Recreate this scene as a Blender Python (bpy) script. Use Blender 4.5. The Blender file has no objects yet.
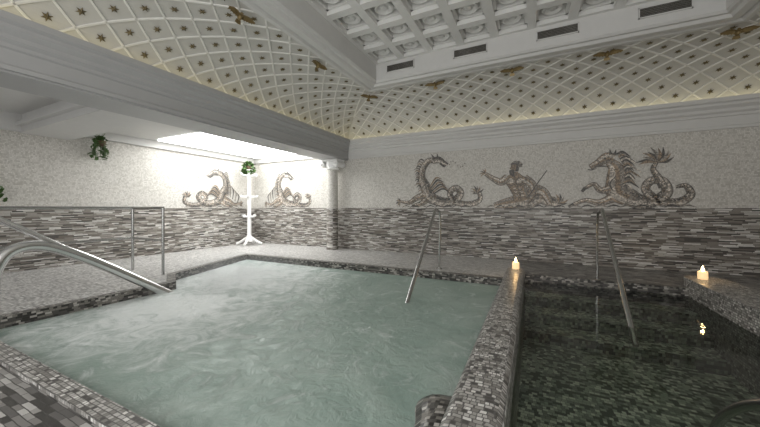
import bpy, math, random
from mathutils import Vector, Matrix
random.seed(7)
C = bpy.context.scene.collection
bpy.context.scene.view_settings.view_transform = 'Standard'

# ------------------------------------------------------------------ dims
XL, XB0, XB1, XR = -10.9, -6.9, -6.1, 5.3     # left wall, beam, right wall
YB, YF = 9.7, -3.0                            # back wall, open front
ZW, ZC, ZT = 3.3, 3.9, 4.84                   # wall top, cove base, cove top
CW = 1.96                                     # cove width
WATER = -0.12

# ------------------------------------------------------------------ mesh helper
class MB:
    def __init__(s): s.v=[]; s.f=[]; s.m=[]
    def face(s, pts, m=0):
        b=len(s.v); s.v+= [tuple(p) for p in pts]; s.f.append(tuple(range(b,b+len(pts)))); s.m.append(m)
    def box(s, a, b, m=0):
        x0,y0,z0=a; x1,y1,z1=b
        i=len(s.v)
        s.v += [(x0,y0,z0),(x1,y0,z0),(x1,y1,z0),(x0,y1,z0),(x0,y0,z1),(x1,y0,z1),(x1,y1,z1),(x0,y1,z1)]
        for q in ((0,3,2,1),(4,5,6,7),(0,1,5,4),(1,2,6,5),(2,3,7,6),(3,0,4,7)):
            s.f.append(tuple(i+k for k in q)); s.m.append(m)
    def prism(s, poly, z0, z1, m=0):
        n=len(poly)
        s.face([(x,y,z1) for x,y in poly],m)
        s.face([(x,y,z0) for x,y in reversed(poly)],m)
        for k in range(n):
            a=poly[k]; b=poly[(k+1)%n]
            s.face([(a[0],a[1],z0),(b[0],b[1],z0),(b[0],b[1],z1),(a[0],a[1],z1)],m)
    def lathe(s, prof, c=(0,0,0), n=20, m=0):
        i=len(s.v)
        for r,z in prof:
            for k in range(n):
                a=2*math.pi*k/n
                s.v.append((c[0]+r*math.cos(a),c[1]+r*math.sin(a),c[2]+z))
        for j in range(len(prof)-1):
            for k in range(n):
                s.f.append((i+j*n+k,i+j*n+(k+1)%n,i+(j+1)*n+(k+1)%n,i+(j+1)*n+k)); s.m.append(m)
        s.f.append(tuple(i+k for k in reversed(range(n)))); s.m.append(m)
        L=i+(len(prof)-1)*n
        s.f.append(tuple(L+k for k in range(n))); s.m.append(m)
    def tube(s, pts, r, n=12, m=0):
        pts=[Vector(p) for p in pts]
        rr = r if isinstance(r,(list,tuple)) else [r]*len(pts)
        i=len(s.v); N=None
        for k,p in enumerate(pts):
            t=(pts[min(k+1,len(pts)-1)]-pts[max(k-1,0)]).normalized()
            if N is None:
                N = t.orthogonal().normalized()
            else:
                N=(N-t*N.dot(t)).normalized()
            B=t.cross(N)
            for q in range(n):
                a=2*math.pi*q/n
                s.v.append(tuple(p+(N*math.cos(a)+B*math.sin(a))*rr[k]))
        for j in range(len(pts)-1):
            for k in range(n):
                s.f.append((i+j*n+k,i+j*n+(k+1)%n,i+(j+1)*n+(k+1)%n,i+(j+1)*n+k)); s.m.append(m)
        s.f.append(tuple(i+k for k in reversed(range(n)))); s.m.append(m)
        L=i+(len(pts)-1)*n
        s.f.append(tuple(L+k for k in range(n))); s.m.append(m)
    def ell(s, c, r, m=0, nu=14, nv=9):
        i=len(s.v)
        for j in range(nv+1):
            t=math.pi*(j+.02)/(nv+.04)
            for k in range(nu):
                a=2*math.pi*k/nu
                s.v.append((c[0]+r[0]*math.sin(t)*math.cos(a),c[1]+r[1]*math.sin(t)*math.sin(a),c[2]+r[2]*math.cos(t)))
        for j in range(nv):
            for k in range(nu):
                s.f.append((i+j*nu+k,i+(j+1)*nu+k,i+(j+1)*nu+(k+1)%nu,i+j*nu+(k+1)%nu)); s.m.append(m)
    def obj(s, name, mats, loc=(0,0,0), smooth=False, bevel=0):
        me=bpy.data.meshes.new(name); me.from_pydata(s.v,[],s.f)
        for mt in mats: me.materials.append(mt)
        for p,mi in zip(me.polygons,s.m):
            p.material_index=mi; p.use_smooth=smooth
        me.update()
        o=bpy.data.objects.new(name,me); o.location=loc; C.objects.link(o)
        if smooth:
            try: me.set_sharp_from_angle(angle=math.radians(50))
            except Exception: pass
        if bevel:
            b=o.modifiers.new('bevel','BEVEL'); b.width=bevel; b.segments=3; b.limit_method='ANGLE'
            for p in me.polygons: p.use_smooth=True
            try: me.set_sharp_from_angle(angle=math.radians(80))
            except Exception: pass
        return o

def empty(name, loc):
    o=bpy.data.objects.new(name,None); o.empty_display_size=.1; o.location=loc; C.objects.link(o); return o
def tag(o,label,cat,group=None,kind=None):
    o["label"]=label; o["category"]=cat
    if group: o["group"]=group
    if kind: o["kind"]=kind
    return o
def struct(o,label=None,cat=None):
    o["kind"]="structure"
    if label: o["label"]=label
    if cat: o["category"]=cat
    return o
def catmull(P, n=8):
    P=[Vector(p) for p in P]; out=[]
    Q=[P[0]*2-P[1]]+P+[P[-1]*2-P[-2]]
    for i in range(1,len(Q)-2):
        for k in range(n):
            t=k/n
            a,b,c,d=Q[i-1],Q[i],Q[i+1],Q[i+2]
            out.append(.5*((2*b)+(c-a)*t+(2*a-5*b+4*c-d)*t*t+(3*b-a-3*c+d)*t**3))
    out.append(P[-1]); return out

# ------------------------------------------------------------------ material helper
class NT:
    def __init__(s,name):
        s.mat=bpy.data.materials.new(name); s.mat.use_nodes=True
        s.nt=s.mat.node_tree; s.b=s.nt.nodes['Principled BSDF']; s.out=s.nt.nodes['Material Output']
    def n(s,t,**k):
        x=s.nt.nodes.new(t)
        for a,b in k.items(): setattr(x,a,b)
        return x
    def link(s,a,b): s.nt.links.new(a,b)
    def val(s,x,sock):
        if isinstance(x,(int,float)): sock.default_value=x
        elif isinstance(x,(tuple,list)): sock.default_value=x
        else: s.link(x,sock)
    def math(s,op,a,b=0,c=None):
        x=s.n('ShaderNodeMath',operation=op); s.val(a,x.inputs[0]); s.val(b,x.inputs[1])
        if c is not None: s.val(c,x.inputs[2])
        return x.outputs[0]
    def ramp(s,fac,stops,interp='LINEAR'):
        x=s.n('ShaderNodeValToRGB'); x.color_ramp.interpolation=interp
        e=x.color_ramp.elements
        while len(e)<len(stops): e.new(.5)
        for i,(p,c) in enumerate(stops):
            e[i].position=p; e[i].color=(c[0],c[1],c[2],1)
        s.link(fac,x.inputs[0]); return x.outputs[0]
    def mix(s,fac,a,b,mode='MIX'):
        x=s.n('ShaderNodeMix',data_type='RGBA',blend_type=mode)
        s.val(fac,x.inputs[0]); s.val(a,x.inputs[6]); s.val(b,x.inputs[7]); return x.outputs[2]
    def pos(s):
        g=s.n('ShaderNodeNewGeometry'); sp=s.n('ShaderNodeSeparateXYZ'); s.link(g.outputs['Position'],sp.inputs[0])
        sn=s.n('ShaderNodeSeparateXYZ'); s.link(g.outputs['True Normal'],sn.inputs[0])
        s.P=g.outputs['Position']; return sp.outputs, sn.outputs
    def noise(s,scale,detail=3,vec=None,rough=.5,dist=0):
        x=s.n('ShaderNodeTexNoise'); x.inputs['Scale'].default_value=scale; x.inputs['Detail'].default_value=detail
        x.inputs['Roughness'].default_value=rough; x.inputs['Distortion'].default_value=dist
        if vec is None:
            g=s.n('ShaderNodeNewGeometry'); vec=g.outputs['Position']
        s.link(vec,x.inputs['Vector']); return x.outputs[0]
    def bump(s,h,strength=.3,dist=.02):
        x=s.n('ShaderNodeBump'); x.inputs['Strength'].default_value=strength; x.inputs['Distance'].default_value=dist
        s.link(h,x.inputs['Height']); s.link(x.outputs[0],s.b.inputs['Normal']); return x.outputs[0]

def simple(name,col,rough=.5,metal=0,emit=None,es=0,var=.08,scale=6,bump=0):
    t=NT(name)
    nz=t.noise(scale,4)
    c1=tuple(c*(1-var) for c in col)+(1,); c2=tuple(min(1,c*(1+var)) for c in col)+(1,)
    t.link(t.mix(nz,c1,c2),t.b.inputs['Base Color'])
    t.b.inputs['Roughness'].default_value=rough; t.b.inputs['Metallic'].default_value=metal
    if emit:
        t.b.inputs['Emission Color'].default_value=(*emit,1); t.b.inputs['Emission Strength'].default_value=es
    if bump: t.bump(t.noise(scale*8,3),bump,.01)
    return t.mat

def tiles(name,w,h,stops,rough=.35,grout=.08,groutcol=(.2,.2,.19),vary=True,bump=.5,large=.25,wob=0):
    """random-colour tile pattern in world metres, projected by surface orientation"""
    t=NT(name); p,nr=t.pos()
    ax=t.math('GREATER_THAN',t.math('ABSOLUTE',nr[0]),.6)
    az=t.math('GREATER_THAN',t.math('ABSOLUTE',nr[2]),.6)
    def sel(f,a,b): # f? b : a
        return t.math('ADD',t.math('MULTIPLY',a,t.math('SUBTRACT',1,f)),t.math('MULTIPLY',b,f))
    u=sel(ax,p[0],p[1]); v=sel(az,p[2],p[1])
    if wob:   # rough-cut stones: joints wander slightly
        v=t.math('ADD',v,t.math('MULTIPLY',t.math('SUBTRACT',t.noise(4.5,3,t.P),.5),wob))
        u=t.math('ADD',u,t.math('MULTIPLY',t.math('SUBTRACT',t.noise(9,2,t.P),.5),wob))
    vv=t.math('DIVIDE',v,h); row=t.math('FLOOR',vv)
    wn=t.n('ShaderNodeTexWhiteNoise',noise_dimensions='1D'); t.link(row,wn.inputs['W'])
    ro=wn.outputs['Value']
    uu=t.math('DIVIDE',u,w)
    if vary:
        uu=t.math('MULTIPLY',uu,t.math('ADD',.6,t.math('MULTIPLY',ro,.9)))
        uu=t.math('ADD',uu,t.math('MULTIPLY',ro,37.0))
    col=t.math('FLOOR',uu)
    cmb=t.n('ShaderNodeCombineXYZ'); t.link(col,cmb.inputs[0]); t.link(row,cmb.inputs[1]); 
    w2=t.n('ShaderNodeTexWhiteNoise',noise_dimensions='2D'); t.link(cmb.outputs[0],w2.inputs['Vector'])
    r=w2.outputs['Value']
    lg=t.noise(.9,3,t.P)
    r2=t.math('ADD',r,t.math('MULTIPLY',t.math('SUBTRACT',lg,.5),large*2))
    c=t.ramp(r2,stops,'CONSTANT' if len(stops)>3 else 'LINEAR')
    fu=t.math('FRACT',uu); fv=t.math('FRACT',vv)
    g=t.math('MAXIMUM',t.math('LESS_THAN',fu,grout*h/w if w>h else grout),t.math('LESS_THAN',fv,grout))
    c=t.mix(g,c,(*groutcol,1))
    t.link(c,t.b.inputs['Base Color']); t.b.inputs['Roughness'].default_value=rough
    hh=t.math('MULTIPLY',t.math('ADD',.4,t.math('MULTIPLY',r,.6)),t.math('SUBTRACT',1,g))
    if bump: t.bump(hh,bump,.02)
    return t.mat

M={}
M['strip']=tiles('strip_mosaic',.24,.028,[(0,(.08,.073,.066)),(.15,(.17,.150,.130)),(.33,(.27,.247,.22)),(.55,(.39,.365,.33)),(.75,(.55,.53,.495)),(.9,(.78,.765,.73))],groutcol=(.12,.11,.097),grout=.22,large=.06,wob=.022)
M['upper']=tiles('pebble_mosaic',.034,.034,[(0,(.48,.46,.42)),(.4,(.61,.59,.55)),(1,(.72,.70,.66))],rough=.5,grout=.12,groutcol=(.48,.46,.42),bump=.3,large=.15)
M['deck']=tiles('deck_mosaic',.08,.03,[(0,(.30,.295,.285)),(.12,(.44,.43,.42)),(.34,(.56,.55,.535)),(.62,(.68,.67,.655)),(.86,(.80,.79,.77))],rough=.3,grout=.16,groutcol=(.32,.31,.30),large=.10,wob=.02)
M['neardeck']=tiles('near_deck_mosaic',.15,.045,[(0,(.06,.057,.053)),(.2,(.13,.125,.12)),(.42,(.23,.22,.21)),(.66,(.34,.33,.315)),(.88,(.50,.49,.47))],rough=.3,grout=.14,groutcol=(.07,.067,.063),large=.12,wob=.02)  # darker tile mix; dimness of the near floor is put into its colour
M['coping']=tiles('coping_mosaic',.05,.03,[(0,(.03,.028,.025)),(.3,(.08,.075,.07)),(.55,(.20,.19,.17)),(.82,(.42,.40,.37))],rough=.3,groutcol=(.06,.055,.05),wob=.02)
M['kerb']=tiles('kerb_mosaic',.042,.034,[(0,(.09,.085,.08)),(.11,(.25,.24,.22)),(.34,(.40,.39,.365)),(.6,(.55,.535,.51)),(.86,(.76,.75,.72))],rough=.35,groutcol=(.13,.125,.12),grout=.22,bump=1.0,wob=.03)
M['basin']=tiles('basin_mosaic',.055,.05,[(0,(.10,.12,.10)),(.25,(.28,.33,.275)),(.5,(.50,.57,.48)),(.8,(.88,.93,.84))],rough=.4,groutcol=(.10,.12,.10),large=.45)
M['plaster']=simple('white_plaster',(.63,.625,.61),.6,var=.04,bump=.1)
M['coffer']=simple('coffer_plaster',(.74,.735,.715),.6,var=.03)  # whiter than the other plaster: brightness of the coffers put into the colour
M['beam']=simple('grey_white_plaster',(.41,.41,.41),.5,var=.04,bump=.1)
M['cove']=simple('cove_plaster',(.545,.535,.505),.6,var=.04,bump=.1)
M['rib']=simple('cove_rib',(.74,.73,.695),.5,var=.03)
M['star']=simple('aged_gilding',(.15,.12,.06),.5,.3,var=.25,scale=20)
M['gold']=simple('gilded_bronze',(.22,.16,.07),.45,.4,var=.3,scale=15)
M['white']=simple('white_paint',(.84,.84,.83),.35,var=.03)
M['steel']=simple('brushed_steel',(.50,.50,.49),.26,1,var=.1,scale=20)
M['bright']=simple('polished_steel',(.72,.72,.71),.22,1,var=.06,scale=20)
M['dark']=simple('dark_vent',(.07,.065,.055),.6)
M['strip_light']=simple('warm_strip_light',(1,.9,.5),.5,emit=(1,.88,.52),es=1.6)
M['sky_panel']=simple('luminous_panel',(.9,.95,1),.5,emit=(.98,.98,.96),es=6.8)
M['leaf']=simple('ivy_leaf',(.06,.12,.03),.5,var=.5,scale=12)
M['pot']=simple('dark_basket',(.12,.08,.05),.8,var=.3,scale=30)
M['wax']=simple('cream_wax',(.85,.72,.5),.5,emit=(1,.62,.28),es=.8)
M['flame']=simple('candle_flame',(1,.7,.3),.5,emit=(1,.72,.35),es=14)
M['wick']=simple('black_wick',(.02,.02,.02),.8)
def mural(name,col):
    return tiles(name,.028,.028,[(0,tuple(c*.4 for c in col)),(.5,col),(1,tuple(min(1,c*2.0) for c in col))],rough=.5,grout=.12,groutcol=tuple(.2+c*.3 for c in col),bump=.1,large=.5)
M['md']=mural('mural_charcoal',(.07,.063,.055)); M['mm']=mural('mural_grey',(.23,.205,.175)); M['mb']=mural('mural_brown',(.25,.185,.125)); M['ml']=mural('mural_light',(.48,.435,.38))

# water materials
t=NT('milky_pool_water'); p,nr=t.pos()
n1=t.noise(1.1,5,t.P,.6,1.2); n2=t.noise(6.5,6,t.P,.65,.8); n3=t.noise(2.4,9,t.P,.75,1.2)
def blob(cx,cy,rx,ry):
    dx=t.math('DIVIDE',t.math('ADD',p[0],-cx),rx); dy=t.math('DIVIDE',t.math('ADD',p[1],-cy),ry)
    d=t.math('SQRT',t.math('ADD',t.math('MULTIPLY',dx,dx),t.math('MULTIPLY',dy,dy)))
    return t.math('SUBTRACT',1.0,d)
mask=t.math('MAXIMUM',t.math('MAXIMUM',blob(-6.4,5.2,3.1,2.5),blob(-5.4,3.0,2.3,2.1)),-.12)
foam=t.math('ADD',t.math('MULTIPLY',mask,1.5),t.math('MULTIPLY',t.math('SUBTRACT',n3,.5),4.2))
foam=t.math('MAXIMUM',0,t.math('MINIMUM',1,foam))
foam=t.math('MULTIPLY',foam,t.math('ADD',.5,t.math('MULTIPLY',n2,.7)))
base=t.ramp(n1,[(.25,(.27,.365,.325)),(.5,(.34,.435,.39)),(.75,(.43,.52,.475))])
t.link(t.mix(foam,base,(.90,.94,.93,1)),t.b.inputs['Base Color'])
t.b.inputs['Roughness'].default_value=.3; t.b.inputs['IOR'].default_value=1.33
t.bump(t.math('ADD',t.math('ADD',n2,t.math('MULTIPLY',n1,1.5)),t.math('MULTIPLY',foam,1.0)),.42,.06)
M['water']=t.mat
t=NT('clear_pool_water'); nb=t.noise(4,3); bm=t.n('ShaderNodeBump'); bm.inputs['Strength'].default_value=.12; bm.inputs['Distance'].default_value=.03; t.link(nb,bm.inputs['Height'])
tr=t.n('ShaderNodeBsdfTransparent'); tr.inputs[0].default_value=(.83,.88,.81,1)
gl=t.n('ShaderNodeBsdfGlossy'); gl.inputs['Roughness'].default_value=.03; t.link(bm.outputs[0],gl.inputs['Normal'])
fr=t.n('ShaderNodeFresnel'); fr.inputs[0].default_value=1.33; t.link(bm.outputs[0],fr.inputs['Normal'])
mx=t.n('ShaderNodeMixShader'); t.link(fr.outputs[0],mx.inputs[0]); t.link(tr.outputs[0],mx.inputs[1]); t.link(gl.outputs[0],mx.inputs[2])
t.link(mx.outputs[0],t.out.inputs[0]); M['clear']=t.mat

# ------------------------------------------------------------------ walls
b=MB(); b.box((XL-.2,YB,-1),(XR+.2,YB+.2,1.5),0); b.box((XL-.2,YB,1.5),(XR+.2,YB+.2,5.6),1)
struct(b.obj('wall_back',[M['strip'],M['upper']]))
b=MB(); b.box((XL-.2,YF,-1),(XL,YB,1.5),0); b.box((XL-.2,YF,1.5),(XL,YB,4.2),1)
struct(b.obj('wall_left',[M['strip'],M['upper']]))
b=MB(); b.box((XR,YF,-1),(XR+.2,YB,1.5),0); b.box((XR,YF,1.5),(XR+.2,YB,5.6),1)
struct(b.obj('wall_right',[M['strip'],M['upper']]))

# ------------------------------------------------------------------ floor with pool openings
KX=2.85; KW=.30
b=MB(); H=-.9
b.prism([(XL,YF),(-6.4,YF),(-6.4,3.75),(-7.2,4.2),(-8.1,6.9),(-8.1,YB),(XL,YB)][::1],H,0)
b.prism([(-8.1,6.9),(-.5,6.9),(-.5,YB),(-8.1,YB)],H,0)
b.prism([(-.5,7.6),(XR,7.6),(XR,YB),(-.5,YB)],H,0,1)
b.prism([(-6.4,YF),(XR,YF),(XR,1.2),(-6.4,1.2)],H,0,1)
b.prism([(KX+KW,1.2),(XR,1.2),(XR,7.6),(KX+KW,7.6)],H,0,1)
struct(b.obj('floor',[M['deck'],M['neardeck']]))
b=MB(); b.box((-8.3,1.0,-1.0),(3.2,7.7,-.9)); 
o=b.obj('pool_basin_floor',[M['basin']]); struct(o,'dark green mosaic bottom under both pools','pool floor')

def ring(pts,w,z0,z1,name,mat,closed=False):
    """coping strip that follows pts, offset outward by w (left-hand side)"""
    P=[Vector((x,y)) for x,y in pts]; n=len(P); off=[]
    for i in range(n):
        if i==0: d=(P[1]-P[0]).normalized(); nn=Vector((-d.y,d.x)); off.append(P[0]+nn*w); continue
        if i==n-1: d=(P[-1]-P[-2]).normalized(); nn=Vector((-d.y,d.x)); off.append(P[-1]+nn*w); continue
        d1=(P[i]-P[i-1]).normalized(); d2=(P[i+1]-P[i]).normalized()
        n1=Vector((-d1.y,d1.x)); n2=Vector((-d2.y,d2.x)); m=(n1+n2).normalized()
        off.append(P[i]+m*(w/max(.3,m.dot(n1))))
    b=MB()
    for i in range(n-1):
        a,c=P[i],P[i+1]; a2,c2=off[i],off[i+1]
        b.face([(a.x,a.y,z1),(a2.x,a2.y,z1),(c2.x,c2.y,z1),(c.x,c.y,z1)])
        b.face([(a.x,a.y,z0),(a.x,a.y,z1),(c.x,c.y,z1),(c.x,c.y,z0)])
        b.face([(a2.x,a2.y,0),(c2.x,c2.y,0),(c2.x,c2.y,z1),(a2.x,a2.y,z1)])
    return b.obj(name,[mat])
o=ring([(-6.39,1.21),(-6.39,3.74),(-7.19,4.2),(-8.09,6.89),(-.53,6.89)],.16,-.6,.035,'pool_coping',M['coping'])
tag(o,'dark mosaic edge along the steaming pool','pool edge')
o=ring([(-.53,1.21),(-6.38,1.21)],.16,-.6,.035,'pool_coping',M['kerb']); 
tag(o,'grey mosaic edge at the near end of the pool','pool edge')
o=ring([(-.16,7.59),(KX-KW,7.59)],.16,-.2,.035,'pool_coping',M['coping'])
tag(o,'dark mosaic edge behind the clear plunge pool','pool edge')

# divider kerb
b=MB(); b.box((-.52,1.0,-.9),(-.16,7.35,.22))
tag(b.obj('pool_divider',[M['kerb']],bevel=.08),'raised grey mosaic kerb between the two pools','pool edge')
# low swelling merging into the base of the divider
b=MB(); nu,nv=22,9; G=[]
for j in range(nv):
    row=[]
    f=j/(nv-1); 
    for i in range(nu):
        a=math.pi*(.5+i/(nu-1))
        wob=1+.10*math.sin(3*a)+.06*math.sin(5*a+1)
        row.append((.42*f*math.cos(a)*wob,.5*f*math.sin(a)*wob,.09*(1-f**2)-.08-.22*f**4))
    G.append(row)
for j in range(nv-1):
    for i in range(nu-1):
        b.face([G[j][i],G[j+1][i],G[j+1][i+1],G[j][i+1]])
for i in range(nu-1):
    p0,p1=G[-1][i],G[-1][i+1]; b.face([p0,(p0[0],p0[1],-.9),(p1[0],p1[1],-.9),p1])
o=b.obj('mosaic_ledge',[M['coping']],(-.525,2.3,0),smooth=True)
tag(o,'low dark mosaic swelling just breaking the water by the kerb','ledge')
# right kerb with rounded far end
b=MB(); cx=KX; w=KW
poly=[(cx-w,1.2)]+[(cx+w*math.cos(a),7.75+w*math.sin(a)) for a in [math.pi*(1-k/14) for k in range(15)]]+[(cx+w,1.2)]
b.prism(poly[::-1],-.9,.2)
tag(b.obj('pool_kerb',[M['kerb']],bevel=.08),'rounded mosaic kerb beside the clear pool','pool edge')

# waters
b=MB(); b.face([(-6.39,1.2,WATER),(-.48,1.2,WATER),(-.48,6.9,WATER),(-8.1,6.9,WATER),(-7.2,4.2,WATER),(-6.39,3.75,WATER)])
tag(b.obj('pool_water',[M['water']]),'milky turquoise bubbling heated pool water','water')
b=MB(); b.face([(-.16,1.2,WATER),(KX-KW,1.2,WATER),(KX-KW,7.6,WATER),(-.16,7.6,WATER)])
tag(b.obj('pool_water',[M['clear']]),'clear dark green still pool water','water')
# submerged steps of clear pool
b=MB()
for k in range(3): b.box((-.15,7.57-.45*(k+1),-.9),(KX-KW-.01,7.57-.45*k,-.32-.2*k))
tag(b.obj('pool_steps',[M['basin']]),'submerged mosaic steps in the clear pool','steps')

# rising steam over the bubbling corner
t=NT('steam'); t.nt.nodes.remove(t.b)
tc=t.n('ShaderNodeTexCoord'); ln_=t.n('ShaderNodeVectorMath',operation='LENGTH'); t.link(tc.outputs['Object'],ln_.inputs[0])
fall=t.math('MAXIMUM',0,t.math('SUBTRACT',1,ln_.outputs['Value']))
nz=t.noise(1.6,3)
den=t.math('MULTIPLY',t.math('MULTIPLY',fall,.5),t.math('MAXIMUM',0,t.math('MULTIPLY',t.math('SUBTRACT',nz,.36),5)))
vs=t.n('ShaderNodeVolumeScatter'); vs.inputs['Color'].default_value=(1,1,1,1); t.link(den,vs.inputs['Density'])
t.link(vs.outputs[0],t.out.inputs['Volume'])
b=MB(); b.ell((0,0,0),(1,1,1),0,20,12)
o=b.obj('steam',[t.mat],(-6.2,4.9,-.1)); o.scale=(2.1,2.2,.7)
tag(o,'soft white steam drifting over the bubbling pool corner','steam',kind='stuff')

# ------------------------------------------------------------------ beam, cornices
def sweep_profile(name,prof,axis,a,bb,mat):
    """prof: list of (offset_from_wall, z)"""
    m=MB()
    for i in range(len(prof)-1):
        (o0,z0),(o1,z1)=prof[i],prof[i+1]
        if axis=='back': q=[(a,YB-o0,z0),(bb,YB-o0,z0),(bb,YB-o1,z1),(a,YB-o1,z1)]
        elif axis=='left': q=[(XB1+o0,a,z0),(XB1+o0,bb,z0),(XB1+o1,bb,z1),(XB1+o1,a,z1)]
        else: q=[(XR-o0,a,z0),(XR-o0,bb,z0),(XR-o1,bb,z1),(XR-o1,a,z1)]
        m.face(q)
    return struct(m.obj(name,[mat]))
prof=[(0,3.28),(.05,3.28),(.05,3.34),(.02,3.36),(.02,3.55),(.05,3.57),(.05,3.62),(.10,3.66),(.10,3.72),(.17,3.78),(.17,3.83),(.22,3.86),(.22,3.95),(.19,3.95),(.19,3.90),(0,3.90)]
sweep_profile('trim_1',prof,'back',XB1,XR,M['plaster'])
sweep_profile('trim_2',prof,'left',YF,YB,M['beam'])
sweep_profile('trim_3',prof,'right',YF,YB,M['plaster'])
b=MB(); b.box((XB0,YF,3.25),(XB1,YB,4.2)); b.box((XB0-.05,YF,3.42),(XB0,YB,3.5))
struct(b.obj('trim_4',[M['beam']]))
for nm,bx in (('a',((XB1+.06,YF,3.915),(XB1+.12,YB-.1,3.935))),('b',((XB1+.12,YB-.12,3.915),(XR-.12,YB-.06,3.935))),('c',((XR-.12,YF,3.915),(XR-.06,YB-.1,3.935)))):
    b=MB(); b.box(*bx)
    tag(b.obj('cove_light_strip',[M['strip_light']]),'warm light strip lying behind the cornice lip','light',group='cove light strips')

# ------------------------------------------------------------------ cove
N=200; tab=[]; L=0; prev=None
for i in range(N+1):
    th=i/N*math.pi/2; pt=(CW*(1-math.cos(th)), ZC+(ZT-ZC)*math.sin(th))
    if prev: L+=math.hypot(pt[0]-prev[0],pt[1]-prev[1])
    tab.append((L,pt)); prev=pt
def arc(s):
    x=max(0,min(1,s))*L
    for i in range(N):
        if tab[i+1][0]>=x:
            f=(x-tab[i][0])/(tab[i+1][0]-tab[i][0]); a,c=tab[i][1],tab[i+1][1]
            tx,tz=c[0]-a[0],c[1]-a[1]; l=math.hypot(tx,tz); tx/=l; tz/=l
            return a[0]+(c[0]-a[0])*f, a[1]+(c[1]-a[1])*f, tx, tz
    return tab[-1][1][0],tab[-1][1][1],1,0
def place(side,u,o,z):
    if side=='back': return (u,YB-o,z)
    if side=='left': return (XB1+o,u,z)
    return (XR-o,u,z)
def bounds(side,o):
    if side=='back': return XB1+o, XR-o
    return YF, YB-o
def cove(side,name):
    m=MB(); K=28
    for i in range(K):
        o0,z0,_,_=arc(i/K); o1,z1,_,_=arc((i+1)/K)
        a0,b0=bounds(side,o0); a1,b1=bounds(side,o1)
        m.face([place(side,a0,o0,z0),place(side,b0,o0,z0),place(side,b1,o1,z1),place(side,a1,o1,z1)],0)
    du=.60; S=2.7; KK=36
    umin,umax=bounds(side,0)
    for sg in (1,-1):
        for n in range(int((umin-S)/du)-1,int((umax+S)/du)+2):
            strip=[]
            def flush(st):
                for j in range(len(st)-1):
                    A,B=st[j],st[j+1]
                    m.face([A[0],A[1],B[1],B[0]],1); m.face([A[0],B[0],B[2],A[2]],1); m.face([A[1],A[3],B[3],B[1]],1)
            for j in range(KK+1):
                s=j/KK; u=n*du+sg*S*s
                o,z,tx,tz=arc(s); lo,hi=bounds(side,o)
                if u<lo or u>hi:
                    flush(strip); strip=[]; continue
                h=.018; w=.021
                oo,zz=o+tz*h, z-tx*h
                strip.append((place(side,u-w,oo,zz),place(side,u+w,oo,zz),place(side,u-w-.008,o,z),place(side,u+w+.008,o,z)))
            flush(strip)
    # gilded stars at the lozenge centres
    jmax=int(2*S/du)
    for j in range(1,jmax+1):
        s=j*du/(2*S)
        if s>.985: continue
        o,z,tx,tz=arc(s); lo,hi=bounds(side,o)
        for i in range(int(2*lo/du)-1,int(2*hi/du)+2):
            if (i+j)%2==0: continue
            u=i*du/2
            if u<lo+.1 or u>hi-.1: continue
            cpt=[]; R=.07
            for k in range(12):
                rr=R if k%2==0 else R*.42
                a=math.pi*k/6+math.pi/2
                uu=u+rr*math.cos(a); tt=rr*math.sin(a)
                cpt.append(place(side,uu,o+tx*tt+tz*.012,z+tz*tt-tx*.012))
            ctr=place(side,u,o+tz*.035,z-tx*.035)
            for k in range(12): m.face([ctr,cpt[k],cpt[(k+1)%12]],2)
    return struct(m.obj(name,[M['cove'],M['rib'],M['star']]))
cove('back','trim_5'); cove('left','trim_6'); cove('right','trim_7')

# ------------------------------------------------------------------ ceiling frame and coffers
FX0,FX1,FY1=XB1+CW,XR-CW,YB-CW
fw=.4; CX0,CX1,CY1=FX0+fw,FX1-fw,FY1-fw; CZ=5.3
m=MB()
fp=[(-.06,4.86),(-.06,4.80),(.02,4.80),(.06,4.84),(.10,4.84),(.14,4.79),(.26,4.79),(.30,4.84),(.36,4.84),(.40,4.88),(.40,5.34)]
for i in range(len(fp)-1):
    (d0,z0),(d1,z1)=fp[i],fp[i+1]
    m.face([(FX0+d0,YF,z0),(FX0+d0,FY1-d0,z0),(FX0+d1,FY1-d1,z1),(FX0+d1,YF,z1)])
    m.face([(FX1-d0,YF,z0),(FX1-d0,FY1-d0,z0),(FX1-d1,FY1-d1,z1),(FX1-d1,YF,z1)])
    m.face([(FX0+d0,FY1-d0,z0),(FX1-d0,FY1-d0,z0),(FX1-d1,FY1-d1,z1),(FX0+d1,FY1-d1,z1)])
struct(m.obj('trim_8',[M['plaster']]))
m=MB()
nx=9; px=(CX1-CX0)/nx; py=.74; ny=int((CY1-YF)/py)+1
bw=.085; ZP=CZ+.20
m.face([(CX0,YF,ZP),(CX1,YF,ZP),(CX1,CY1,ZP),(CX0,CY1,ZP)])
for i in range(nx+1):
    x=CX0+i*px; m.box((x-bw,YF,CZ),(x+bw,CY1,ZP))
for j in range(ny):
    y=CY1-j*py; m.box((CX0,y-bw,CZ+.003),(CX1,y+bw,ZP))
for i in range(nx):
    for j in range(ny):
        cxx=CX0+(i+.5)*px; cyy=CY1-(j+.5)*py
        if cyy<0: continue
        a=px/2-bw; a2=a-.05
        for sx,sy in ((1,0),(-1,0),(0,1),(0,-1)):
            if sx: m.box((min(cxx+sx*a,cxx+sx*a2),cyy-a,CZ+.09),(max(cxx+sx*a,cxx+sx*a2),cyy+a,ZP))
            else: m.box((cxx-a,min(cyy+sy*a,cyy+sy*a2),CZ+.09),(cxx+a,max(cyy+sy*a,cyy+sy*a2),ZP))
        # round rosette dish
        m.lathe([(.02,-.10),(.06,-.095),(.08,-.07),(.10,-.065),(.155,-.105),(.19,-.095),(.205,-.04),(.205,0)],(cxx,cyy,ZP),18)
struct(m.obj('ceiling',[M['coffer']]))
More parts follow.
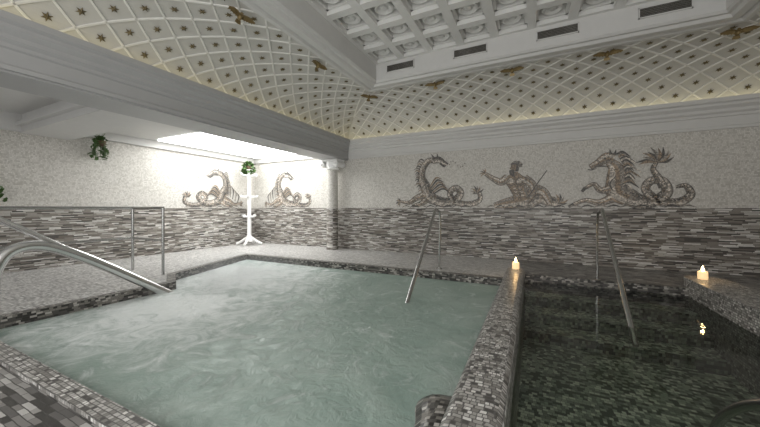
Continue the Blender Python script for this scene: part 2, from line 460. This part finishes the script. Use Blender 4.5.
# air vents in the coffer surround
for i,x in enumerate((-3.05,-1.31,.44,2.14)):
    b=MB(); b.box((-.36,-.02,-.08),(.36,.0,.08),1)
    for a in ((-.38,-.36),(.36,.38)): b.box((a[0],-.03,-.10),(a[1],0,.10),0)
    for z in ((-.10,-.08),(.08,.10)): b.box((-.38,-.03,z[0]),(.38,0,z[1]),0)
    for k in range(5): b.box((-.36,-.026,-.062+k*.03),(.36,-.02,-.056+k*.03),2)
    tag(b.obj('air_vent',[M['plaster'],M['dark'],M['steel']],(x,CY1,5.12)),'dark slotted air vent in the ceiling surround','vent',group='ceiling air vents')

# gilded birds
def bird():
    b=MB()
    b.ell((0,-.02,0),(.045,.05,.09)); b.ell((0,-.05,.10),(.03,.035,.035))
    b.tube([(0,-.07,.10),(0,-.10,.09),(0,-.11,.07)],[.014,.009,.002],8)
    b.face([(-.05,0,-.07),(.05,0,-.07),(.07,0,-.17),(0,0,-.19),(-.07,0,-.17)])
    for s in (-1,1):
        top=[(0,.05),(.10,.10),(.20,.11),(.30,.07)]; bot=[(0,-.04),(.10,-.02),(.19,-.01),(.30,.03)]
        for i in range(3):
            b.face([(s*top[i][0],-.03-.02*i,top[i][1]),(s*top[i+1][0],-.05-.02*i,top[i+1][1]),(s*bot[i+1][0],-.03-.02*i,bot[i+1][1]),(s*bot[i][0],-.01-.02*i,bot[i][1])])
        for k in range(4):
            x=.06+.06*k
            b.tube([(s*x,-.03,.05),(s*(x+.04),-.03,-.04+.015*k)],[.02,.006],6)
        b.tube([(0,-.03,.04),(s*.10,-.05,.10),(s*.2,-.07,.11),(s*.31,-.08,.06)],[.03,.024,.018,.006],8)
    b.v=[(x*.85,y,z*.58) for x,y,z in b.v]
    return b
bp=[(-4.3,7.95,4.74,45),(-2.33,8.02,4.78,0),(-.45,8.02,4.78,0),(1.40,8.02,4.76,0),(3.36,8.02,4.74,0),(-4.42,5.71,4.76,90),(-4.42,3.61,4.72,90)]
first=None
for x,y,z,r in bp:
    if first is None:
        first=bird().obj('bird_ornament',[M['gold']],smooth=True); o=first
    else:
        o=first.copy(); C.objects.link(o)
    o.location=(x,y,z-.02); o.rotation_euler=(math.radians(18),0,math.radians(r))
    tag(o,'gilded spread-winged bird fixed below the ceiling frame','ornament',group='gilded bird ornaments')

# ------------------------------------------------------------------ side bay ceiling
b=MB(); b.box((XL+.4,5.6,3.6),(XB0-.25,YB-.25,3.64),0)
struct(b.obj('window_1',[M['sky_panel']]),'luminous skylight panel in the side bay ceiling','skylight')
b=MB(); b.box((XL,YF,3.7),(XB0,2.8,3.78)); b.box((XL,2.8,3.28),(XB0,3.7,3.78)); b.box((XL,3.7,3.64),(XB0,YB,3.78))
b.box((XL,YF,3.3),(XL+.12,2.8,3.7)); b.box((XL+.0,3.7,3.42),(XL+.1,YB,3.64)); b.box((XL+.1,YB-.08,3.42),(XB0,YB,3.64))
b.box((XL+.12,2.7,3.42),(XB0,2.8,3.5))
struct(b.obj('trim_9',[M['plaster']]))

# pilaster
PY=YB-.36
e=empty('pilaster',(-6.55,PY,0)); tag(e,'round pale mosaic column with scrolled white capital under the beam','column')
b=MB(); b.lathe([(.22,0.001),(.22,.08),(.205,.1),(.205,1.5)],n=28,m=0); b.lathe([(.205,1.5),(.20,2.2),(.19,2.95)],n=28,m=1); o=b.obj('shaft',[M['strip'],M['upper']],smooth=True); o.parent=e
b=MB(); b.box((-.36,-.25,3.17),(.36,.25,3.245)); b.lathe([(.2,2.88),(.24,2.90),(.24,2.94),(.2,2.96),(.23,3.04),(.23,3.17)],n=24)
for s in (-1,1):
    b.tube([(s*.30,-.26,3.07),(s*.30,.24,3.07)],.105,16)
    b.tube([(s*.30,-.30,3.07),(s*.30,-.26,3.07)],.05,12)
o=b.obj('capital',[M['white']],bevel=.008); o.parent=e

# white plant stand : slim post, short arms, splayed foot
e=empty('plant_stand',(-10.3,8.9,0)); tag(e,'tall slim white stand with short arms and splayed foot','stand')
b=MB(); b.lathe([(.12,.12),(.16,.16),(.12,.30),(.08,.42)],n=20)
for k in range(4):
    a=k*math.pi/2+.5; c,s=math.cos(a),math.sin(a)
    b.tube(catmull([(c*.04,s*.04,.34),(c*.18,s*.18,.24),(c*.34,s*.34,.13),(c*.50,s*.50,.055)],5),.055,10)
o=b.obj('foot',[M['white']],smooth=True); o.parent=e
b=MB(); b.lathe([(.085,.4),(.078,1.4),(.075,2.2),(.07,3.0),(.13,3.02),(.13,3.05)],n=18); o=b.obj('post',[M['white']],smooth=True); o.parent=e
for zz,rr in ((1.15,.30),(1.95,.32),(2.80,.38)):
    for q_ in (0,1):
        a=q_*math.pi/2+.35+zz; c,s=math.cos(a),math.sin(a)
        b=MB(); b.tube(catmull([(-c*rr,-s*rr,zz+.07),(-c*rr*.85,-s*rr*.85,zz+.01),(-c*.1,-s*.1,zz),(c*.1,s*.1,zz),(c*rr*.85,s*rr*.85,zz+.01),(c*rr,s*rr,zz+.07)],5),.04,10)
        o=b.obj('arm',[M['white']],smooth=True); o.parent=e

def ivy(name_loc,label,spread,drop,n,trail=5):
    e=empty('ivy_plant',name_loc); tag(e,label,'plant')
    b=MB(); b.lathe([(.05,-.14),(.09,-.12),(.12,0),(.11,.0)],n=16); o=b.obj('pot',[M['pot']],smooth=True); o.parent=e
    b=MB(); v=MB()
    for k in range(trail+6):
        a=random.uniform(0,6.28); R=spread*random.uniform(.4,1)
        pts=[(0,0,0),(math.cos(a)*R*.5,math.sin(a)*R*.5,.1*random.random()+.04),(math.cos(a)*R,math.sin(a)*R,-drop*random.uniform(0,.5)),(math.cos(a)*R*1.05,math.sin(a)*R*1.05,-drop*random.uniform(.5,1))]
        cp=catmull(pts,6); v.tube(cp,.006,5)
        for q in range(n):
            p=cp[random.randrange(2,len(cp))]+Vector((random.gauss(0,.035),random.gauss(0,.035),random.gauss(0,.035)))
            M3=Matrix.Rotation(random.uniform(0,6.28),3,'Z')@Matrix.Rotation(random.uniform(-1.2,1.2),3,'X')
            sz=random.uniform(.035,.065)
            sh=[(0,-1,0),(.8,-.6,.1),(.6,0,0),(.7,.5,.1),(0,1.2,-.1),(-.7,.5,.1),(-.6,0,0),(-.8,-.6,.1)]
            b.face([tuple(p+M3@(Vector(c)*sz)) for c in sh])
    o=b.obj('foliage',[M['leaf']]); o.parent=e; o["kind"]="stuff"
    o=v.obj('stem',[M['leaf']]); o.parent=e
ivy((-10.3,8.9,3.2),'bushy green ivy on top of the white stand',.26,.4,26)
ivy((-10.56,4.2,3.32),'green ivy hanging from the wall top',.26,.6,16)
ivy((-10.62,2.25,1.95),'small green trailing plant against the pale wall',.2,.2,10)

# ------------------------------------------------------------------ mosaic murals
class Mural:
    def __init__(s,g=1.25): s.b=MB(); s.d=0; s.g=g
    def stroke(s,pts,w,m,h=None,n=8):
        s.d+=.00008
        d=.004+s.d if h is None else h
        P=catmull([(a,c,0) for a,c in pts],n); k=len(P)
        W=[]
        for i in range(k):
            f=i/(k-1)*(len(w)-1); j=min(int(f),len(w)-2); W.append(w[j]+(w[j+1]-w[j])*(f-j))
        ring=[]
        for i,p in enumerate(P):
            t=(P[min(i+1,k-1)]-P[max(i-1,0)]); t=t.normalized() if t.length>1e-6 else Vector((1,0,0))
            nn=Vector((-t.y,t.x,0))*W[i]/2
            ring.append((p+nn,p-nn))
        for i in range(k-1):
            a,bq=ring[i]; c,e=ring[i+1]
            s.b.face([(a.x,-d,a.y),(bq.x,-d,bq.y),(e.x,-d,e.y),(c.x,-d,c.y)],m)
    def side(s,P,w,off,sw,m):
        k=len(P); pts=[]
        for i,p in enumerate(P):
            f=i/(k-1)*(len(w)-1); j=min(int(f),len(w)-2); W=w[j]+(w[j+1]-w[j])*(f-j)
            t=(P[min(i+1,k-1)]-P[max(i-1,0)]).normalized()
            pts.append((p.x-t.y*W*off,p.y+t.x*W*off))
        s.stroke(pts,[sw*x for x in w],m,n=2)
    def body(s,pts,w,m=1,out=.024,scales=True):
        w=[x*s.g for x in w]
        s.stroke(pts,[x+out for x in w],0); s.stroke(pts,w,m)
        P=catmull([(a,c,0) for a,c in pts],4)
        s.side(P,w,.32,.26,0 if m==1 else 1)     # shaded flank
        s.side(P,w,-.22,.32,3)                   # light belly
        k=len(P)
        if scales:
            for i in range(1,k-1,1):
                f=i/(k-1)*(len(w)-1); j=min(int(f),len(w)-2); W=w[j]+(w[j+1]-w[j])*(f-j)
                t=(P[i+1]-P[i-1]).normalized(); nn=Vector((-t.y,t.x,0))
                for q_ in (-.3,0,.3):
                    c=P[i]+nn*W*q_+t*W*random.uniform(-.1,.1); r_=W*.10
                    a=c+nn*r_*1.2-t*r_; d_=c-nn*r_*1.2-t*r_; mid=c+t*r_
                    s.stroke([(a.x,a.y),(mid.x,mid.y),(d_.x,d_.y)],[.008,.018,.008],random.choice((0,2,2,3)),n=2)
    def fan(s,c,a0,a1,r,n,m=0,w=.05):
        w*=1.2
        for k in range(n):
            a=math.radians(a0+(a1-a0)*k/(n-1)+random.uniform(-5,5)); x,y=c; r2=r*random.uniform(.8,1.08)
            s.stroke([(x,y),(x+r2*.55*math.cos(a),y+r2*.55*math.sin(a)),(x+r2*math.cos(a+.25),y+r2*math.sin(a+.25))],[.02,w,.01],(m,2,1)[k%3],n=4)
    def dot(s,c,r,m):
        s.d+=.00008; d=.004+s.d
        s.b.face([(c[0]+r*math.cos(a*math.pi/6),-d,c[1]+r*math.sin(a*math.pi/6)) for a in range(12)],m)
    def obj(s,loc,rz,label):
        o=s.b.obj('mosaic_mural',[M['md'],M['mm'],M['mb'],M['ml']],loc)
        o.rotation_euler=(0,0,rz); tag(o,label,'mural'); return o
# horse with fish tail (origin X=.75)
q=Mural(1.15)
q.body([(1.35,.30),(1.6,.16),(1.9,.18),(2.12,.38),(2.04,.64),(1.82,.66),(1.72,.45),(1.95,.2),(2.3,.13),(2.54,.3),(2.46,.52),(2.28,.5)],[.36,.30,.22,.18,.16,.15,.14,.15,.16,.13,.09,.04],1)
q.body([(2.05,.5),(1.95,.75),(1.86,.95),(1.93,1.12)],[.14,.11,.08,.05],1)
q.fan((1.93,1.1),5,175,.38,11,0,.06)
q.body([(1.0,1.18),(1.12,1.0),(1.14,.72),(1.16,.42),(1.38,.24)],[.16,.27,.36,.42,.34],2,scales=False)
q.body([(1.02,.48),(.8,.46),(.66,.62),(.48,.52)],[.17,.11,.075,.05],2,scales=False)
q.body([(1.05,.25),(.78,.14),(.48,.2),(.2,.09)],[.19,.12,.08,.06],2,scales=False)
q.stroke([(.48,.54),(.40,.43)],[.09,.07],0); q.stroke([(.22,.11),(.1,.03)],[.08,.08],0)
q.body([(1.08,1.24),(.94,1.28),(.76,1.17),(.58,1.06)],[.2,.23,.14,.10],2,scales=False)
q.stroke([(.53,1.01),(.62,.99),(.72,1.03)],[.02,.025,.01],0)
q.stroke([(.7,1.07),(.84,1.08),(.96,1.06)],[.02,.04,.01],0)
q.stroke([(1.02,1.36),(1.0,1.5)],[.08,.01],0); q.stroke([(1.1,1.34),(1.13,1.48)],[.08,.01],0)
q.dot((.90,1.27),.03,0); q.dot((.575,1.08),.018,0)
for k in range(22):
    f=k/21; x=1.14+.17*math.sin(f*2.6); z=1.36-.9*f
    L_=random.uniform(.7,1.3)
    q.stroke([(x,z),(x+.1*L_,z+.06),(x+.2*L_,z-.02),(x+.27*L_,z-.10)],[.04,.045,.035,.008],(0,1,2,0,3)[k%5],n=4)
for k in range(9): q.stroke([(.1+.28*k,.02),(.24+.28*k,.07),(.4+.28*k,.02)],[.02,.045,.015],0 if k%2 else 1,n=4)
q.stroke([(1.12,.8),(1.0,.62),(1.06,.45)],[.015,.03,.015],0); q.stroke([(1.2,.6),(1.3,.45),(1.25,.3)],[.015,.05,.015],1)
q.obj((.75,YB,1.5),0,'grey and brown mosaic of a rearing horse with coiled fish tail')
# reclining bearded man with fish tail (origin X=-1.44)
q=Mural(1.15)
q.body([(1.0,.24),(1.3,.17),(1.6,.28),(1.85,.18),(2.12,.1)],[.36,.34,.28,.22,.12],1)
q.fan((2.05,.14),-20,120,.26,6,0,.05)
q.body([(1.2,.22),(1.44,.5),(1.7,.44),(1.86,.12)],[.28,.24,.18,.12],2,scales=False)
q.body([(.40,.07),(.72,.13),(1.0,.18)],[.12,.24,.30],2,scales=False)
q.stroke([(.98,1.0),(.98,.84),(1.03,.66),(1.10,.44),(1.16,.2)],[.2,.60,.48,.41,.45],0)
q.stroke([(.98,1.0),(.98,.84),(1.03,.66),(1.10,.44),(1.16,.2)],[.17,.57,.45,.38,.42],2)
for a in (-.14,.11): q.stroke([(1.0+a-.1,.74),(1.0+a,.78),(1.0+a+.1,.75)],[.06,.16,.05],3)
q.stroke([(.76,.70),(.88,.645),(.99,.70)],[.015,.03,.01],0); q.stroke([(.99,.70),(1.12,.645),(1.24,.72)],[.01,.03,.015],0)
q.stroke([(.99,.84),(1.04,.6),(1.12,.32)],[.012,.02,.012],0)
for k in range(3):
    z=.58-.1*k; xo=.03*k
    for a in (-.07,.07): q.stroke([(1.04+xo+a-.045,z),(1.04+xo+a,z-.03),(1.04+xo+a+.045,z)],[.012,.05,.012],3,n=3)
    q.stroke([(.93+xo,z-.06),(1.05+xo,z-.075),(1.17+xo,z-.05)],[.01,.016,.01],0,n=3)
q.stroke([(1.24,.7),(1.24,.5),(1.3,.3)],[.03,.07,.03],1)
q.body([(.78,.88),(.60,.76),(.42,.84),(.16,1.02)],[.2,.17,.13,.08],2,scales=False)
q.fan((.15,1.03),75,205,.16,5,2,.032)
q.body([(1.20,.84),(1.40,.68),(1.46,.5),(1.34,.36)],[.2,.17,.13,.09],2,scales=False)
q.stroke([(1.3,.30),(1.54,.68),(1.78,1.04)],[.03,.03,.025],0)
# head: neck, face, hair, beard
q.stroke([(.99,.92),(.985,1.04)],[.15,.13],2)
q.stroke([(.98,1.29),(.97,1.05)],[.24,.19],0); q.stroke([(.935,1.25),(.93,1.08)],[.15,.12],2)
q.stroke([(.87,1.17),(.84,1.14),(.875,1.13)],[.02,.03,.01],2)
q.stroke([(.88,1.10),(.90,.99),(.97,.91)],[.13,.14,.02],0)
for k in range(8):
    a=math.radians(-20+k*26); q.stroke([(.99+.08*math.cos(a),1.23+.07*math.sin(a)),(1.01+.16*math.cos(a),1.23+.12*math.sin(a))],[.09,.05],0 if k%2 else 1,n=3)
q.dot((.895,1.20),.014,0)
for k in range(8): q.stroke([(.2+.25*k,.02),(.33+.25*k,.07),(.46+.25*k,.02)],[.02,.045,.015],0 if k%2 else 1,n=4)
q.obj((-1.44,YB,1.5),0,'brown mosaic of a reclining bearded man with arm outstretched')
# sea dragon (origin X=-4.15)
def dragon(flip=1,sc=1.0,alt=False):
    q=Mural(1.0)
    T=lambda L:[((a if flip>0 else 2.9-a)*sc,c*sc) for a,c in L]
    W=lambda L:[x*sc*.90 for x in L]
    q.body(T([(1.2,.3),(1.6,.18),(1.95,.24),(2.14,.46),(1.98,.62),(1.80,.46),(1.98,.2),(2.4,.12),(2.70,.24),(2.68,.46),(2.5,.46)]),W([.36,.32,.26,.22,.2,.18,.18,.18,.15,.11,.05]),1)
    c=T([(2.62,.46)])[0]; q.fan(c,20,150,.22*sc,6,0,.045)
    q.body(T([(1.36,1.50),(1.12,1.52),(.92,1.28),(.88,.98),(1.0,.72),(1.12,.42),(1.3,.25)]),W([.15,.20,.23,.27,.35,.42,.36]),1)
    q.body(T([(.98,.42),(.7,.32),(.45,.18),(.12,.22)]),W([.26,.19,.13,.07]),2)
    q.body(T([(1.1,.3),(.85,.14),(.55,.06)]),W([.24,.16,.08]),2)
    c=T([(.15,.2)])[0]; q.fan(c,120 if flip>0 else -60,240 if flip>0 else 60,.2*sc,6,0,.045)
    q.body(T([(1.25,1.52),(1.45,1.53),(1.60,1.44),(1.74,1.36)]),W([.2,.22,.15,.08]),1,scales=False)
    q.stroke(T([(1.5,1.42),(1.62,1.32),(1.68,1.33)]),W([.08,.07,.02]),0)
    q.stroke(T([(1.3,1.60),(1.2,1.74)]),W([.08,.01]),0); q.stroke(T([(1.42,1.62),(1.4,1.74)]),W([.07,.01]),0)
    q.dot(T([(1.47,1.55)])[0],.024,0)
    for k in range(15):
        f=k/14; x=.96-.17*math.sin(f*3.0); z=1.54-1.0*f; e_=random.uniform(.6,1.4)
        q.stroke(T([(x,z),(x-.09*e_,z+.05),(x-.17*e_,z-.02)]),W([.045,.045,.01]),(0,1,2)[k%3],n=4)
    for k in range(8):
        a,c=1.78+.07*k+random.uniform(-.02,.02), 1.36+.10*math.sin(k*.9)
        q.dot(T([(a,c)])[0],.022*sc,1)
    for k in range(6):
        q.stroke(T([(1.18+.02*k,.7-.05*k),(1.36+.05*k,.96-.07*k),(1.54+.07*k,.92-.11*k)]),W([.04,.065,.01]),0 if k%2 else 2,n=4)
    if alt:
        for k in range(6): q.stroke(T([(.3+.12*k,.2+.1*k),(.2+.15*k,.55+.12*k),(.38+.12*k,.75+.13*k)]),W([.04,.07,.02]),k%2,n=4)
    for k in range(9): q.stroke(T([(.2+.28*k,.02),(.34+.28*k,.08),(.5+.28*k,.02)]),W([.02,.045,.015]),0 if k%2 else 1,n=4)
    return q
dragon().obj((-4.15,YB,1.5),0,'grey mosaic of an arched sea dragon with coiled tail')
dragon(-1,.88,True).obj((XL,6.5,1.5),math.pi/2,'grey mosaic of a finned sea creature on the side wall')
dragon(1,.88,True).obj((-10.25,YB,1.5),0,'pale grey mosaic of a coiling sea serpent by the corner')

# ------------------------------------------------------------------ rails
def bent(points,rad,r_bend=.12):
    P=[Vector(p) for p in points]; out=[P[0]]
    for i in range(1,len(P)-1):
        d1=(P[i-1]-P[i]); d2=(P[i+1]-P[i]); rb=min(r_bend,d1.length*.45,d2.length*.45)
        a=P[i]+d1.normalized()*rb; c=P[i]+d2.normalized()*rb
        for k in range(9):
            t=k/8; out.append(a*(1-t)**2+P[i]*2*t*(1-t)+c*t*t)
    out.append(P[-1]); return out
def rail(name,label,parts,loc,cat='handrail',mat='steel'):
    e=empty(name,loc); tag(e,label,cat); L0=Vector(loc)
    for pn,pts,r in parts:
        b=MB(); b.tube([Vector(p)-L0 for p in pts],r,16); o=b.obj(pn,[M[mat]],smooth=True); o.parent=e
    return e
def flange(e,p):
    b=MB(); b.lathe([(.075,0),(.075,.015),(.05,.03)],n=18); o=b.obj('flange',[M['steel']],(p[0]-e.location.x,p[1]-e.location.y,p[2]-e.location.z),smooth=True); o.parent=e
e=rail('pool_handrail','slim steel grab rail sloping from deck into steaming pool',[
 ('rail',bent([(-2.05,7.25,1.42),(-2.05,7.1,1.49),(-1.93,4.75,-.3)],.03),.035),
 ('post',[(-2.08,7.5,0),(-2.05,7.5,1.2),(-2.05,7.42,1.42),(-2.05,7.25,1.45)],.024)],(-2.05,7.5,0))
flange(e,(-2.08,7.5,0))
e=rail('pool_handrail','slim steel grab rail sloping into the clear pool',[
 ('rail',bent([(1.2,7.5,1.42),(1.2,7.35,1.49),(1.2,5.1,-.3)],.03),.035),
 ('post',[(1.2,7.84,0),(1.2,7.84,1.2),(1.2,7.72,1.42),(1.2,7.5,1.45)],.024)],(1.2,7.84,0))
flange(e,(1.2,7.84,0))
A=Vector((-6.3,3.62,-.2)); Bq=Vector((-6.66,1.52,1.34))
ln=lambda s:tuple(A+(Bq-A)*s)
e=rail('pool_handrail','thick brushed steel stair rail with looped end at pool entry',[
 ('rail',[ln(.45),ln(.8),ln(1),(-6.75,1.0,1.72),(-6.8,.6,1.72)],.042),
 ('loop',catmull([ln(-.08),ln(.2),ln(.45),tuple(Vector(ln(.62))-Vector((0,0,.02))),tuple(Vector(ln(.76))-Vector((0,0,.07))),(-6.58,1.78,.95),(-6.56,1.58,.88),(-6.54,1.46,.68),(-6.53,1.42,.4),(-6.53,1.42,0)],8),.078),
 ('post',[(-6.8,.6,1.72),(-6.8,.5,1.6),(-6.8,.5,0)],.042)],(-6.53,1.42,0),mat='bright')
flange(e,(-6.53,1.42,0))
e=rail('pool_handrail','dark steel rail rising out of the clear pool',[
 ('rail',catmull([(1.17,3.15,-.35),(1.19,3.04,0),(1.246,2.735,.30),(1.35,2.3,.5),(1.4,1.5,.7),(1.4,1.1,.6),(1.4,1.02,.3),(1.4,1.0,0)],6),.03)],(1.4,1.0,0))
# guard railing
pA=(-7.43,4.07); pB=(-8.68,4.07); pC=(-8.68,.6)
e=empty('guard_railing',(-8.68,4.07,0)); tag(e,'thin dark steel guard railing with horizontal bars on deck','railing')
for p in (pA,pB,pC):
    b=MB(); b.tube([(p[0]+8.68,p[1]-4.07,0),(p[0]+8.68,p[1]-4.07,1.5)],.03,12); o=b.obj('post',[M['steel']],smooth=True); o.parent=e
for z,r in ((1.5,.034),(.78,.026)):
    b=MB(); b.tube(bent([(pA[0]+8.68,0,z),(0,0,z),(0,pC[1]-4.07,z)],.03,.05),r,10); o=b.obj('rail',[M['steel']],smooth=True); o.parent=e

# ------------------------------------------------------------------ candles
for x,y,z,l in ((-.33,7.12,.22,'small lit cream candle on the end of the divider kerb'),(2.78,7.7,.2,'small lit cream candle on the rounded kerb')):
    e=empty('candle',(x,y,z)); tag(e,l,'candle',group='lit candles')
    b=MB(); b.lathe([(.065,0),(.07,.01),(.07,.13),(.06,.14),(.05,.125),(.0,.12)],n=20); o=b.obj('wax',[M['wax']],smooth=True); o.parent=e
    b=MB(); b.lathe([(.004,.12),(.004,.15)],n=8); o=b.obj('wick',[M['wick']]); o.parent=e
    b=MB(); b.lathe([(.004,.135),(.02,.155),(.024,.175),(.014,.21),(.002,.245)],n=12); o=b.obj('flame',[M['flame']],smooth=True); o.parent=e
    l=bpy.data.lights.new('candle_glow','POINT'); l.energy=2; l.color=(1,.6,.25); l.shadow_soft_size=.02
    lo=bpy.data.objects.new('candle_glow',l); lo.location=(x,y,z+.3); C.objects.link(lo)

# ------------------------------------------------------------------ lights
def area(name,loc,rot,sx,sy,e,col):
    l=bpy.data.lights.new(name,'AREA'); l.shape='RECTANGLE'; l.size=sx; l.size_y=sy; l.energy=e; l.color=col
    o=bpy.data.objects.new(name,l); o.location=loc; o.rotation_euler=[math.radians(a) for a in rot]; C.objects.link(o)
area('rear_fill_light',(-1,-2.9,2.6),(83,0,0),8,3.5,255,(1,.98,.95))  # added fill behind the camera, stands for no real window
area('coffer_fill_light',(-.5,-2.2,.4),(150,0,0),5,1.2,60,(1,.98,.95))  # added fill aimed up to brighten the coffers, no real fixture
w=bpy.data.worlds.new('World'); bpy.context.scene.world=w; w.use_nodes=True
w.node_tree.nodes['Background'].inputs[0].default_value=(.97,.98,1,1); w.node_tree.nodes['Background'].inputs[1].default_value=.55

# ------------------------------------------------------------------ camera
cam=bpy.data.cameras.new('Camera'); cam.sensor_width=36; cam.lens=310/760*36; cam.shift_y=-5.5/760; cam.clip_start=.02
co=bpy.data.objects.new('Camera',cam); co.location=(0,0,1.5); co.rotation_euler=(math.radians(90),0,math.radians(26.3)); C.objects.link(co)
bpy.context.scene.camera=co
